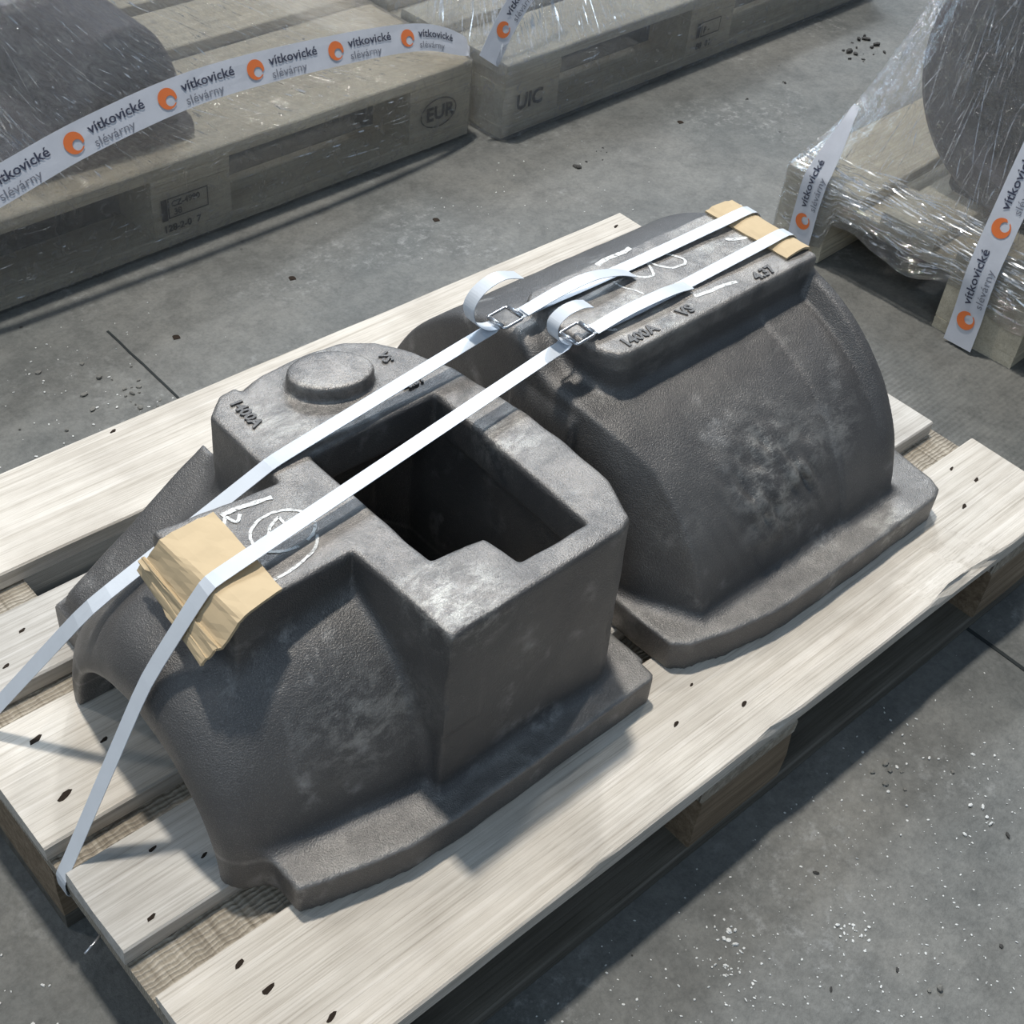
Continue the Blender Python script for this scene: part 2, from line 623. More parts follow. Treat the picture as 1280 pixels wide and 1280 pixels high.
def surface_nets(fn, lo, hi, h):
    n = [int(math.ceil((b - a) / h)) + 1 for a, b in zip(lo, hi)]
    ax = [lo[i] + h * np.arange(n[i]) for i in range(3)]
    X, Y, Z = np.meshgrid(ax[0], ax[1], ax[2], indexing='ij', sparse=False)
    V = fn(X, Y, Z)
    ins = V < 0
    cs = [s - 1 for s in n]
    acc = np.zeros((*cs, 3))
    cnt = np.zeros(cs)
    corners = [(i, j, k) for i in (0, 1) for j in (0, 1) for k in (0, 1)]

    def sl(a, c):
        return a[c[0]:c[0] + cs[0], c[1]:c[1] + cs[1], c[2]:c[2] + cs[2]]
    for a in corners:
        for d in range(3):
            if a[d] == 0:
                b = list(a)
                b[d] = 1
                va, vb = sl(V, a), sl(V, b)
                cross = (va < 0) != (vb < 0)
                t = np.where(cross, va / np.where(va == vb, 1, va - vb), 0)
                for e in range(3):
                    acc[..., e] += np.where(cross, a[e] + (t if e == d else 0), 0)
                cnt += cross
    act = cnt > 0
    idx = -np.ones(cs, dtype=np.int64)
    idx[act] = np.arange(act.sum())
    g0 = np.argwhere(act)
    pos = np.asarray(lo) + h * (g0 + acc[act] / cnt[act][:, None])
    quads = []
    for d in range(3):
        u, v = (d + 1) % 3, (d + 2) % 3
        a = [slice(None)] * 3
        b = [slice(None)] * 3
        a[d] = slice(0, n[d] - 1)
        b[d] = slice(1, n[d])
        A, B = ins[tuple(a)], ins[tuple(b)]
        ch = np.argwhere(A != B)
        ok = np.ones(len(ch), bool)
        for e in (u, v):
            ok &= (ch[:, e] > 0) & (ch[:, e] < n[e] - 1)
        ch = ch[ok]
        flip = ~A[tuple(ch.T)]

        def cell(du, dv):
            c = ch.copy()
            c[:, u] -= du
            c[:, v] -= dv
            return idx[tuple(c.T)]
        q = np.stack([cell(1, 1), cell(0, 1), cell(0, 0), cell(1, 0)], 1)
        q[flip] = q[flip][:, ::-1]
        quads.append(q)
    return pos, np.concatenate(quads)


def sdf_object(name, fn, lo, hi, h, mat, origin, parent=None):
    pos, q = surface_nets(fn, lo, hi, h)
    pos = pos - np.asarray(origin)
    me = bpy.data.meshes.new(name)
    me.vertices.add(len(pos))
    me.vertices.foreach_set('co', pos.astype(np.float32).ravel())
    me.loops.add(len(q) * 4)
    me.loops.foreach_set('vertex_index', q.astype(np.int32).ravel())
    me.polygons.add(len(q))
    me.polygons.foreach_set('loop_start', np.arange(0, len(q) * 4, 4, dtype=np.int32))
    me.polygons.foreach_set('loop_total', np.full(len(q), 4, dtype=np.int32))
    me.polygons.foreach_set('use_smooth', np.ones(len(q), dtype=bool))
    me.update(calc_edges=True)
    me.validate()
    return link(name, me, mat, parent, loc=None if parent else origin)


def vnoise(X, Y, Z, f, amp, seed=0):
    """cheap smooth lumps"""
    r = np.random.RandomState(seed)
    out = np.zeros_like(X)
    for _ in range(6):
        k = r.normal(size=3) * f
        out += np.sin(k[0] * X + k[1] * Y + k[2] * Z + r.uniform(0, 6.28))
    return out * amp / 2.5


# ================================================================== THE SETTING: floor
H = .144


def build_floor():
    me = bpy.data.meshes.new('floor')
    n = 60
    vs = [((i / n - .5) * 16 + 1, (j / n - .5) * 16 + 1, 0) for i in range(n + 1) for j in range(n + 1)]
    fs = [(i * (n + 1) + j, (i + 1) * (n + 1) + j, (i + 1) * (n + 1) + j + 1, i * (n + 1) + j + 1) for i in range(n) for j in range(n)]
    me.from_pydata(vs, [], fs)
    fl = link('floor', me, FLOORM)
    tag(fl, 'grey dusty concrete hall floor under the pallets', None, kind='structure')
    # joints between the floor sheets
    for a, b, w in (((.5165, 1.150), (.5165, .70), .0034), ((1.057, .018), (1.054, -.95), .0052)):
        a, b = Vector((*a, .0007)), Vector((*b, .0007))
        pts = [a.lerp(b, i / 14) + Vector((noise.noise(Vector((i * .7, a.x, 0))) * .0012, 0, 0)) for i in range(15)]
        link('floor_joint', Ribbon(pts, w, (1, 0, 0)).mesh('floor_joint', .001, 2), SEAM, fl)
    hole = disc_mesh('bolt_hole', .0062, .0006, 12, .95, 3)
    for x, y in ((.589, 1.081), (.817, 1.111), (1.117, 1.118), (1.742, 1.128), (1.30, .90)):
        link('bolt_hole', hole, DARK, fl, (x, y, .0006))
    # thin ribbed sheet right of the pallet
    vs, fs = [], []
    nr = 90
    for i in range(nr + 1):
        for k, z in ((0, .0006), (.5, .0012)):
            y = -.35 + (i + k) * .0085
            vs += [(1.30, y, z), (1.95, y + .02, z)]
    for i in range(len(vs) // 2 - 1):
        fs.append((2 * i, 2 * i + 1, 2 * i + 3, 2 * i + 2))
    m = mesh_from('ribbed_sheet', vs, fs)
    link('ribbed_sheet', m, FLOORM, fl)
    return fl


build_floor()


def chips(name, spots, mat, label, seed):
    """small floor debris nobody could count"""
    rnd = random.Random(seed)
    bm = bmesh.new()
    for (x, y, r, sp, cnt) in spots:
        for _ in range(cnt):
            px, py = rnd.gauss(x, sp), rnd.gauss(y, sp)
            if -.03 < px < 1.23 and -.01 < py < .82 or py > 1.245 or px > 1.52 and py < .77:
                continue
            q = r * rnd.uniform(.4, 1.3)
            res = bmesh.ops.create_icosphere(bm, subdivisions=1, radius=q)
            sc = Vector((rnd.uniform(.6, 1.6), rnd.uniform(.5, 1.1), rnd.uniform(.3, .7)))
            rz = Matrix.Rotation(rnd.uniform(0, 6.28), 3, 'Z')
            for v in res['verts']:
                c = Vector((v.co.x * sc.x, v.co.y * sc.y, v.co.z * sc.z)) * rnd.uniform(.75, 1.1)
                v.co = rz @ c + Vector((px, py, q * sc.z * .7))
    me = bpy.data.meshes.new(name)
    bm.to_mesh(me)
    bm.free()
    o = link(name, me, mat)
    tag(o, label, 'debris', kind='stuff')
    return o


chips('pale_grit', [(.75, -.16, .0011, .14, 420), (.42, -.14, .0011, .1, 200), (.6, -.3, .0012, .12, 260), (.50, -.085, .0026, .012, 12), (.47, -.12, .0015, .02, 50), (.60, -.17, .0018, .012, 26), (.83, -.17, .0026, .008, 5), (-.15, .25, .0017, .1, 160), (.42, 1.08, .0016, .09, 60),
                    (.37, .95, .0022, .05, 24), (1.3, 1.1, .0016, .25, 60), (.85, -.1, .002, .05, 40), (.1, 1.0, .0016, .15, 60)],
      CHIP, 'pale grit strewn over the grey floor around the middle pallet', 3)
chips('dark_crumbs', [(2.32, 1.16, .0075, .012, 5), (2.38, 1.15, .006, .02, 6), (2.32, 1.11, .004, .02, 6), (1.444, 1.113, .0055, .003, 3), (1.52, 1.12, .003, .02, 6),
                      (1.93, 1.12, .0035, .004, 3), (2.06, 1.13, .004, .004, 3), (.67, -.27, .003, .15, 16)],
      CHIPD, 'dark crumbs of sand scattered on the open floor behind the middle pallet', 5)
chips('grey_pebbles', [(.47, .97, .0042, .018, 14), (.47, 1.07, .004, .04, 8), (.40, .99, .0045, .03, 5), (.8, -.06, .0036, .035, 10), (-.18, .18, .0035, .08, 14), (.62, -.26, .006, .004, 2)],
      CHIPB, 'grey pebbles lying on the floor beside the far long board of the middle pallet', 8)


# ================================================================== PALLETS
def nail_holes(parent, spots, z, seed):
    for i, (x, y, r) in enumerate(spots):
        o = link('nail_hole', disc_mesh('nail_hole', r * .75, .00045, 9, .42, seed + i), DARK, parent, (x, y, z + .0002))
        o.rotation_euler.z = .25


def build_pallet(name, loc, rz, label, seed, wood, wood2, woodx, block, detail=False, xmargin=1.2):
    t = thing(name, loc, label, 'pallet', rz, None)
    tops = [(0, .145, 0, 1.2), (.194, .099, -.001, 1.186), (.325, .145, -.003, 1.196), (.507, .098, .0, 1.19), (.653, .147, .0, 1.21)] if detail else \
           [(0, .145, 0, 1.2), (.187, .1, 0, 1.2), (.3275, .145, 0, 1.2), (.513, .1, 0, 1.2), (.655, .145, 0, 1.2)]
    mats = [wood, wood2, wood, wood2, wood]
    for i, (y, w, x0, x1) in enumerate(tops):
        ch = [(.90, 1.06, .010), (.60, .66, .004), (.36, .40, .003)] if (detail and i == 0) else ()
        me = board_mesh('top_board', x1 - x0, w, .022, seed + i, 48 if detail else 16, chips=ch)
        o = link('top_board', me, mats[i], t, (x0, y, .122))
        if detail:
            holes = {0: [(.068, .125, .0075), (.073, .091, .009), (.099, .038, .008), (1.134, .093, .007), (1.079, .074, .007), (1.126, .125, .006), (.55, .067, .006), (.626, .041, .007), (.601, .092, .004), (1.15, .03, .006)],
                     1: [(.07, .266, .006), (.102, .232, .005), (.034, .208, .0065)],
                     2: [(.038, .364, .011), (.048, .437, .010), (.098, .398, .006)],
                     3: [(.103, .569, .0055), (.069, .536, .0055)],
                     4: [(.335, .79, .006), (1.177, .774, .007), (.43, .70, .004)]}[i]
            nail_holes(o, [(x - x0, yy - y, r) for x, yy, r in holes], .022, seed * 7 + i)
    for i, x in enumerate((0, .5275, 1.055)):
        me = board_mesh('cross_board', .145, .8, .022, seed + 10 + i, 8)
        link('cross_board', me, woodx, t, (x, 0, .100))
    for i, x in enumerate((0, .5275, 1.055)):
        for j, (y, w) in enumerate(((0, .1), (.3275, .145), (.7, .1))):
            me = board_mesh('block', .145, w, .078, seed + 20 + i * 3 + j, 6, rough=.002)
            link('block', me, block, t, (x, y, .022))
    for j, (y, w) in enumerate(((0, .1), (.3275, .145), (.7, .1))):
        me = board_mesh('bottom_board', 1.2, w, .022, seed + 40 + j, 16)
        link('bottom_board', me, WOOD_SHADE if detail else wood2, t, (0, y, 0))
    return t


mid = build_pallet('wooden_pallet', (0, 0, 0), 0, 'weathered pale wooden pallet in the middle carrying two bare iron castings under white straps', 3,
                   WOOD, WOODG, WOODX, BLOCKW, True)
nail = tube_mesh('bent_nail', [(-.012, 0, 0), (0, 0, 0), (.008, .001, 0)], .0012, 6)
link('bent_nail', nail, STEEL, mid, (-.010, .232, .118), (0, 0, math.pi * .1))
P1O, P1R = (.158, 1.270), math.radians(2.25)
P2O, P2R = (1.398, 1.268), math.radians(2.5)
P3O, P3R = (1.604, -.050), math.radians(2.9)
p1 = build_pallet('wrapped_pallet', (*P1O, 0), P1R, 'long film-wrapped wooden pallet with an oval stamp on its end block, behind the bare castings', 101, WOODB, WOODB, WOODB, WOODB)
p2 = build_pallet('wrapped_pallet', (*P2O, 0), P2R, 'far film-wrapped wooden pallet standing end to end behind the oval-stamped one', 151, WOODB, WOODB, WOODB, WOODB)
p3 = build_pallet('wrapped_pallet', (*P3O, 0), P3R, 'film-wrapped wooden pallet carrying the round iron ring', 201, WOODB, WOODB, WOODB, WOODB)


def stamp(parent, origin, txt, size, rot=(math.pi / 2, 0, 0), name='stamped_lettering'):
    me = text_mesh(txt, size, .0002, 2, size * .028)
    return link(name, me, INK, parent, origin, rot)


def frame(parent, x0, z0, w, h, y=-.0026, th=.0022):
    vs = [(x0, y, z0), (x0 + w, y, z0), (x0 + w, y, z0 + h), (x0, y, z0 + h), (x0 + th, y, z0 + th), (x0 + w - th, y, z0 + th), (x0 + w - th, y, z0 + h - th), (x0 + th, y, z0 + h - th)]
    link('stamped_frame', mesh_from('stamped_frame', vs, [(0, 1, 5, 4), (1, 2, 6, 5), (2, 3, 7, 6), (3, 0, 4, 7)]), INK, parent)


ov = [(1.122 + .042 * math.cos(a), -.0028, .068 + .027 * math.sin(a)) for a in [2 * math.pi * i / 32 for i in range(32)]]
link('stamped_oval', tube_mesh('stamped_oval', ov, .0012, 6, True), INK, p1)
stamp(p1, (1.092, -.0032, .056), 'EUR', .037)
frame(p1, .553, .052, .075, .036)
link('stamped_bar', mesh_from('stamped_bar', [(.541, -.0026, .05), (.552, -.0026, .05), (.552, -.0026, .088), (.541, -.0026, .088)], [(0, 1, 2, 3)]), INK, p1)
stamp(p1, (.559, -.0032, .072), 'CZ-4990', .0145)
stamp(p1, (.563, -.0032, .057), '38', .015)
stamp(p1, (.542, -.0032, .030), '128-2-0  7', .0165)
stamp(p2, (.030, -.0032, .050), 'UIC', .042)
frame(p2, .566, .056, .062, .032)
stamp(p2, (.573, -.0032, .064), 'F -', .018)
link('stamped_bar', mesh_from('stamped_bar', [(.552, -.0026, .056), (.563, -.0026, .056), (.563, -.0026, .088), (.552, -.0026, .088)], [(0, 1, 2, 3)]), INK, p2)
stamp(p2, (.556, -.0032, .032), '88  01', .019)

# ================================================================== CASTING with the rectangular pocket
YA = .325
TOP_A = [(.289, .131), (.492, .1365), (.508, .144), (.528, .19), (.532, .26), (.530, .33), (.521, .40), (.505, .445), (.483, .482), (.455, .500), (.417, .506),
         (.31, .500), (.286, .478), (.285, .366), (.200, .374), (.164, .378), (.163, .254), (.284, .257)]
POCKET = [(.330, .376), (.476, .379), (.468, .163), (.393, .165), (.388, .206), (.333, .212)]
FLANGE_A = [(.133, .132), (.155, .124), (.20, .112), (.236, .104), (.29, .101), (.546, .104), (.557, .114), (.557, .563), (.546, .577), (.29, .579), (.236, .576), (.18, .560), (.133, .546)]


def casting_a(X, Y, Z):
    z = Z - H
    fl = extrude(sd_poly(X, Y, FLANGE_A), z, -.02, .040, .0035)
    fl = np.maximum(fl, -z)
    t = np.clip((X - .105) / .185, 0, 1)
    tt = 1 - (1 - t) ** 2.8
    a = .148 + .030 * t
    b = .168 + .055 * tt
    n = 2.0 + .42 * tt
    zz = np.maximum(z, -.01)
    rr = ((np.abs(Y - YA) / a) ** n + (np.abs(zz) / b) ** n) ** (1 / n)
    barrel = (rr - 1) * np.minimum(a, b) * .92
    barrel = smax(barrel, np.maximum(.099 - X, X - .42), .026)
    top = extrude(np.maximum(sd_poly(X, Y, TOP_A), X - .33), z, .12, .256, .005)
    # main box, full height, without the arm
    BOX = TOP_A[:13] + [(.286, .25), (.288, .135)]
    dr = np.clip(.256 - z, 0, .25) * .035 * np.clip((X - .45) / .08, -.3, 1)
    box = extrude(sd_poly(X, Y, BOX) - dr, z, -.02, .256, .0055 + .030 * np.clip((Y - .41) / .05, 0, 1) * np.clip((.36 - X) / .05, 0, 1))
    rib = np.maximum(np.abs(Y - .485) - .050, np.maximum(.14 - X, X - .31))
    rib = smax(rib, (z - .062 - (X - .14) * .68) * .82, .01)
    body = smin(barrel, np.minimum(top, box), .011)
    body = smin(body, rib, .02)
    body = smin(body, fl, .015)
    body = np.maximum(body, -z)
    # round off the far lobe edges
    boss_x, boss_y = X - .405, Y - .452
    ca, sa = math.cos(-.38), math.sin(-.38)
    bx = boss_x * ca + boss_y * sa
    by = -boss_x * sa + boss_y * ca
    q = np.sqrt((bx / .043) ** 2 + (by / .030) ** 2)
    boss = extrude((q - 1) * .030, z, .22, .274, .004)
    body = smin(body, boss, .004)
    # hollows
    r2 = np.sqrt((Y - YA) ** 2 + np.maximum(z, 0) ** 2) - .120
    bore = np.maximum(r2, np.maximum(.05 - X, X - .27))
    cav = np.maximum(sd_poly(X, Y, [(.325, .17), (.488, .17), (.488, .42), (.465, .455), (.325, .455)]), np.maximum(z - .21, -z - .03))
    pk = sd_poly(X, Y, POCKET) - .002
    pk = np.maximum(pk, np.maximum(.12 - z, z - .3))
    hol = smin(smin(bore, cav, .01), pk, .006)
    body = smax(body, -hol, .006)
    # corner notch at the near end of the base
    body = np.maximum(body, -(sd_poly(X, Y, [(.549, .09), (.57, .09), (.57, .128), (.553, .128)])))
    return body + vnoise(X, Y, Z, 60, .00035, 1)


ca = thing('iron_casting', (.34, .325, H), 'bare dark iron casting with a deep rectangular pocket and a half-round open end', 'casting')
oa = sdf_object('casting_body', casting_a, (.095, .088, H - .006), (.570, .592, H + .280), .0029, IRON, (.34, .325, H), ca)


def raised(parent, txt, size, x, y, z, rz, org):
    me = text_mesh(txt, size, .0016, 2, size * .035)
    return link('raised_lettering', me, IRONB, parent, (x - org[0], y - org[1], z + .0004 - org[2]), (0, 0, rz))


OA = (.34, .325, H)
raised(ca, '1400A', .0165, .310, .482, .4003, -math.pi / 2 - .05, OA)
raised(ca, 'VS', .0155, .470, .462, .4003, -math.pi / 2 - .2, OA)
raised(ca, '4.37', .0150, .458, .400, .4003, .04, OA)


def chalk_line(parent, pts, z, org, w=.0028, per=6):
    pp = [p + Vector((noise.noise(p * 190) * .0006, noise.noise(p * 170 + Vector((3, 3, 3))) * .0006, 0)) for p in catmull([(x, y, z) for x, y in pts], per)]
    pp = [p - Vector(org) for p in pp]
    side = []
    for i in range(len(pp)):
        t = (pp[min(i + 1, len(pp) - 1)] - pp[max(i - 1, 0)]).normalized()
        side.append(Vector((-t.y, t.x, 0)))
    ws = [w * (1 + .35 * noise.noise(p * 300)) for p in pp]
    link('chalk_mark', Ribbon(pp, w, side, widths=ws).mesh('chalk_mark', .0004, 2), CHALK, parent)


ang = [math.radians(a) for a in range(-70, 275, 20)]
chalk_line(ca, [(.2515 + .029 * math.cos(a), .312 + .0235 * math.sin(a)) for a in ang], .4007, OA)
chalk_line(ca, [(.2365, .312), (.246, .322), (.2585, .328)], .4007, OA)
chalk_line(ca, [(.2585, .328), (.258, .318), (.262, .308)], .4007, OA)
chalk_line(ca, [(.22, .358), (.235, .358), (.25, .355), (.268, .352)], .4007, OA, .005)
chalk_line(ca, [(.212, .268), (.235, .270), (.26, .278), (.272, .29)], .4007, OA)
chalk_line(ca, [(.215, .346), (.222, .354), (.226, .344), (.234, .350)], .4007, OA, .003)

# ================================================================== CASTING with the long flat pad
YB = .365
FLANGE_B = [(.592, .20), (.594, .125), (.612, .111), (.656, .098), (.72, .086), (.80, .084), (1.018, .087), (1.034, .094), (1.043, .112), (1.050, .165), (1.050, .565),
            (1.043, .618), (1.034, .636), (.80, .646), (.72, .644), (.656, .632), (.612, .619), (.594, .605)]


def casting_b(X, Y, Z):
    z = Z - H
    fl = extrude(sd_poly(X, Y, FLANGE_B), z, -.02, .040, .004)
    rad = np.sqrt((Y - YB) ** 2 + np.maximum(z - .021, 0) ** 2)
    r0 = .238 + .0035 * np.clip((X - .878) / .004, 0, 1)
    rad2 = np.sqrt((Y - YB) ** 2 + (np.maximum(z - .021, 0) / .90) ** 2)
    rim = np.clip((X - .952) / .012, 0, 1)
    barrel = (rad2 - r0) * .93 * (1 - rim) + (rad - .240) * rim
    far = (np.sqrt(((Y - YB) / .262) ** 2 + (np.maximum(z, 0) / .268) ** 2) - 1) * .262
    w = np.clip((Y - YB + .02) / .06, 0, 1)
    w = w * w * (3 - 2 * w)
    barrel = barrel * (1 - w) + far * w
    near = np.clip((YB - Y) / .15, 0, 1)
    cone = (rad - .165 - (X - .600) * (1.9 - .2 * near) - (1 - near) * .075) * .46 - w * .2
    barrel = smax(barrel, cone, .0035)
    barrel = smax(barrel, np.maximum(.600 - X, X - .984), .014)
    pad = extrude(sd_poly(X, Y, [(.650, .302), (.664, .298), (.968, .302), (.972, .306), (.972, .432), (.966, .437), (.652, .437), (.639, .428), (.634, .385), (.634, .345), (.641, .315)]),
                  z, .18, .2765, .006)
    web = extrude(sd_poly(X, Y, [(.594, .304), (.70, .304), (.70, .405), (.594, .395)]), z, 0, .215, .006)
    web = smax(web, (z - .215 - (X - .60) * 1.4) * .6, .006)
    body = smin(barrel, pad, .012)
    body = smin(body, web, .006)
    body = smin(body, fl, .014)
    body = np.maximum(body, -z)
    r2 = np.sqrt((Y - YB) ** 2 + np.maximum(z, 0) ** 2) - .180
    hol = np.maximum(r2, np.maximum(.64 - X, X - 1.2))
    body = smax(body, -hol, .006)
    # rough gouged patch on the near side
    patch = np.exp(-(((X - .775) / .075) ** 2 + ((z - .13) / .05) ** 2)) * (Y < YB)
    body = body + patch * (vnoise(X, Y, Z, 210, .0038, 4) - .0012)
    return body + vnoise(X, Y, Z, 50, .0004, 2)


OB = (.82, .365, H)
cb = thing('iron_casting', OB, 'bare dark iron casting with a big barrel and a long flat lettered pad', 'casting')
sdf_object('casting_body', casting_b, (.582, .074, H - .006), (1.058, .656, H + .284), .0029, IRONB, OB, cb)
ZB = .4203
raised(cb, '1400A', .0185, .664, .3055, ZB, .03, OB)
raised(cb, 'VS', .0185, .752, .3085, ZB, .03, OB)
raised(cb, '4.37', .0185, .872, .3075, ZB, .03, OB)
for pts in ([(.757, .418), (.762, .397), (.772, .384), (.783, .382), (.790, .392)], [(.790, .392), (.797, .404), (.800, .392), (.810, .380), (.821, .377)],
            [(.815, .412), (.826, .402), (.834, .385), (.828, .377), (.819, .378)]):
    chalk_line(cb, pts, ZB + .0004, OB, .0032)
chalk_line(cb, [(.737, .398), (.738, .385), (.745, .372), (.748, .362)], ZB + .0004, OB, .0024)
chalk_line(cb, [(.745, .43), (.76, .433), (.785, .432), (.80, .434)], ZB + .0004, OB, .006)
chalk_line(cb, [(.905, .385), (.915, .378), (.93, .374), (.94, .378)], ZB + .0004, OB, .005)
chalk_line(cb, [(.79, .328), (.81, .325), (.83, .324), (.85, .320)], ZB + .0004, OB, .005)
chalk_line(cb, [(.668, .345), (.675, .335), (.69, .332)], ZB + .0004, OB, .004)

# ================================================================== CARDBOARD EDGE PROTECTORS
def card(name, rows, th, label, ridges):
    """rows: list of (near point, far point) across the folds"""
    nV = 10
    vs, fs = [], []
    A = catmull([r[0] for r in rows], 3)
    B = catmull([r[1] for r in rows], 3)
    m = len(A)
    for lay in (0, 1):
        for i in range(m):
            for k in range(nV + 1):
                f = k / nV
                p = A[i].lerp(B[i], f)
                t = (A[min(i + 1, m - 1)] - A[max(i - 1, 0)]).lerp(B[min(i + 1, m - 1)] - B[max(i - 1, 0)], f).normalized()
                nn = (B[i] - A[i]).cross(t).normalized()
                if nn.z < 0:
                    nn = -nn
                wob = noise.noise(Vector((i * .6, k * .5, 2))) * .0012
                if k in (0, nV) or i in (0, m - 1):
                    wob += noise.noise(Vector((i * 1.7, k * 1.9, 5))) * .0015
                vs.append(p + nn * (wob - th * lay))
    o = m * (nV + 1)
    for i in range(m - 1):
        for k in range(nV):
            a = i * (nV + 1) + k
            q = (a, a + 1, a + nV + 2, a + nV + 1)
            fs.append(q)
            fs.append(tuple(o + x for x in reversed(q)))
    for i in range(m - 1):
        for k in (0, nV):
            a = i * (nV + 1) + k
            fs.append((a, a + nV + 1, o + a + nV + 1, o + a))
    for k in range(nV):
        for i in (0, m - 1):
            a = i * (nV + 1) + k
            fs.append((a, a + 1, o + a + 1, o + a))
    me = mesh_from(name, vs, fs)
    ob = link(name, me, CARD)
    tag(ob, label, 'cardboard', 'cardboard edge protectors')
    return ob


card('cardboard_protector', [((.209, .252, .4065), (.2145, .361, .4065)), ((.188, .248, .4085), (.190, .359, .4085)), ((.167, .243, .4095), (.164, .357, .4095)),
                             ((.158, .243, .402), (.157, .359, .402)), ((.147, .2455, .385), (.152, .366, .386)), ((.144, .247, .383), (.150, .368, .383)),
                             ((.142, .2475, .384), (.148, .370, .384)), ((.137, .252, .373), (.149, .373, .374)), ((.134, .2535, .371), (.148, .376, .370)),
                             ((.131, .256, .362), (.147, .380, .361))],
     .003, 'creased tan cardboard pad bent down over the end of the pocketed casting under the strap', 0)
card('cardboard_protector', [((.930, .316, .4235), (.928, .437, .4235)), ((.945, .316, .4265), (.944, .436, .4262)), ((.962, .316, .4265), (.966, .434, .4262)), ((.974, .316, .420), (.977, .433, .420)),
                             ((.982, .316, .405), (.985, .433, .405))],
     .003, 'narrow tan cardboard strip on the end of the long lettered pad', 0)


# ================================================================== STRAPS
def strap(label, pts, side, tail, tail2, bpos, bdir, brz):
    t = thing('packing_strap', pts[0], label, 'strap', 0, 'white packing straps')
    org = Vector(pts[0])
    dense = []
    for a, b in zip(pts, pts[1:]):
        a, b = Vector(a), Vector(b)
        n = max(2, int((b - a).length / .02))
        dense += [a.lerp(b, i / n) for i in range(n)]
    dense.append(Vector(pts[-1]))
    # soften the kinks a little
    for _ in range(2):
        dense = [dense[0]] + [(dense[i - 1] + dense[i] * 4 + dense[i + 1]) / 6 for i in range(1, len(dense) - 1)] + [dense[-1]]
    dense = [p - org for p in dense]
    bx = bpos[0] - org.x
    lp = [p for p in dense if p.x < bx - .0135] + [Vector((bx - .0135, bpos[1] - org.y, bpos[2] - org.z - .001))]
    rp_ = [Vector((bx + .0135, bpos[1] - org.y, bpos[2] - org.z - .002))] + [p for p in dense if p.x > bx + .018]
    for q in (lp, rp_):
        link('band', Ribbon(q, .0158, side).mesh('band', .0007, 3), STRAP, t)
    link('loose_end', Ribbon([p - org for p in catmull(tail, 7)], .0158, side).mesh('loose_end', .0007, 3), STRAP, t)
    link('loose_end', Ribbon([p - org for p in catmull(tail2, 7)], .0158, side).mesh('loose_end', .0007, 3), STRAP, t)
    # wire buckle: rounded rectangle with two bars
    bk = link('buckle', None, None, t, Vector(bpos) - org, (0, bdir, brz))
    L, W, r = .0135, .0125, .0016
    loop = []
    for cx, cy, a0 in ((L - .003, W - .003, 0), (-L + .003, W - .003, 90), (-L + .003, -W + .003, 180), (L - .003, -W + .003, 270)):
        for k in range(4):
            a = math.radians(a0 + k * 30)
            loop.append((cx + .003 * math.cos(a), cy + .003 * math.sin(a), 0))
    link('wire_loop', tube_mesh('wire_loop', loop, r, 8, True), STEEL, bk)
    for x in (-L, L):
        link('bar', tube_mesh('bar', [(x, -W + .003, .001), (x, 0, .001), (x, W - .003, .001)], .0026, 8), STEEL, bk)
    return t


near_pts = [(.06, .304, .0985), (.0, .304, .0985), (-.003, .304, .101), (-.003, .303, .1235), (.0, .302, .128), (.103, .300, .322), (.160, .287, .4125), (.168, .287, .4145), (.606, .339, .4285), (.640, .344, .4245),
            (.700, .345, .4230), (.780, .346, .4235), (.93, .347, .4285), (.962, .347, .4315), (.976, .347, .425), (.988, .347, .40), (1.04, .347, .20), (1.075, .347, .15), (1.2035, .347, .1445), (1.2035, .347, .10)]
far_pts = [(.06, .490, .0985), (.0, .490, .0985), (-.003, .490, .101), (-.003, .490, .1235), (.0, .489, .128), (.109, .405, .317), (.284, .386, .402), (.292, .386, .405), (.588, .405, .4275), (.640, .408, .4245),
           (.700, .408, .4230), (.780, .407, .4235), (.93, .404, .4285), (.964, .403, .4315), (.978, .403, .425), (.990, .403, .40), (1.04, .403, .20), (1.075, .403, .15), (1.2035, .403, .1445), (1.2035, .403, .10)]
strap('white plastic strap running over the cardboard pad and straight across the open pocket', near_pts, (0, 1, 0),
      [(.622, .342, .4275), (.608, .343, .430), (.597, .345, .440), (.595, .346, .455), (.607, .346, .4635), (.625, .345, .4655), (.641, .345, .4605)],
      [(.650, .341, .4275), (.70, .341, .432), (.76, .341, .431), (.795, .342, .425)],
      (.628, .3425, .431), -.05, .05)
strap('white plastic strap running beside the raised oval boss and clear of the open pocket', far_pts, (0, 1, 0),
      [(.576, .404, .4275), (.560, .406, .430), (.545, .408, .442), (.540, .409, .460), (.552, .409, .4755), (.577, .409, .4815), (.604, .409, .473)],
      [(.612, .404, .4285), (.66, .402, .4365), (.70, .399, .440), (.735, .396, .434), (.762, .394, .423)],
      (.588, .4055, .430), -.05, .05)


# ================================================================== WRAPPED LOADS
def far_load(X, Y, Z):
    z = Z - H
    # arched end facing the aisle
    rr = ((np.abs(X - .70) / .098) ** 2.4 + (np.maximum(z, 0) / .195) ** 2.4) ** (1 / 2.4)
    a = (rr - 1) * .11
    a = smax(a, np.maximum(1.352 - Y, Y - 1.9), .02)
    b = np.sqrt((X - .36) ** 2 + ((Y - 1.80) * .8) ** 2) - .29
    b = smax(b, z - .245, .05)
    base = extrude(sd_poly(X, Y, [(.25, 1.335), (.80, 1.345), (.80, 1.95), (.25, 1.95)]), z, -.02, .03, .006)
    d = smin(smin(a, b, .06), base, .02)
    return np.maximum(d, -z)


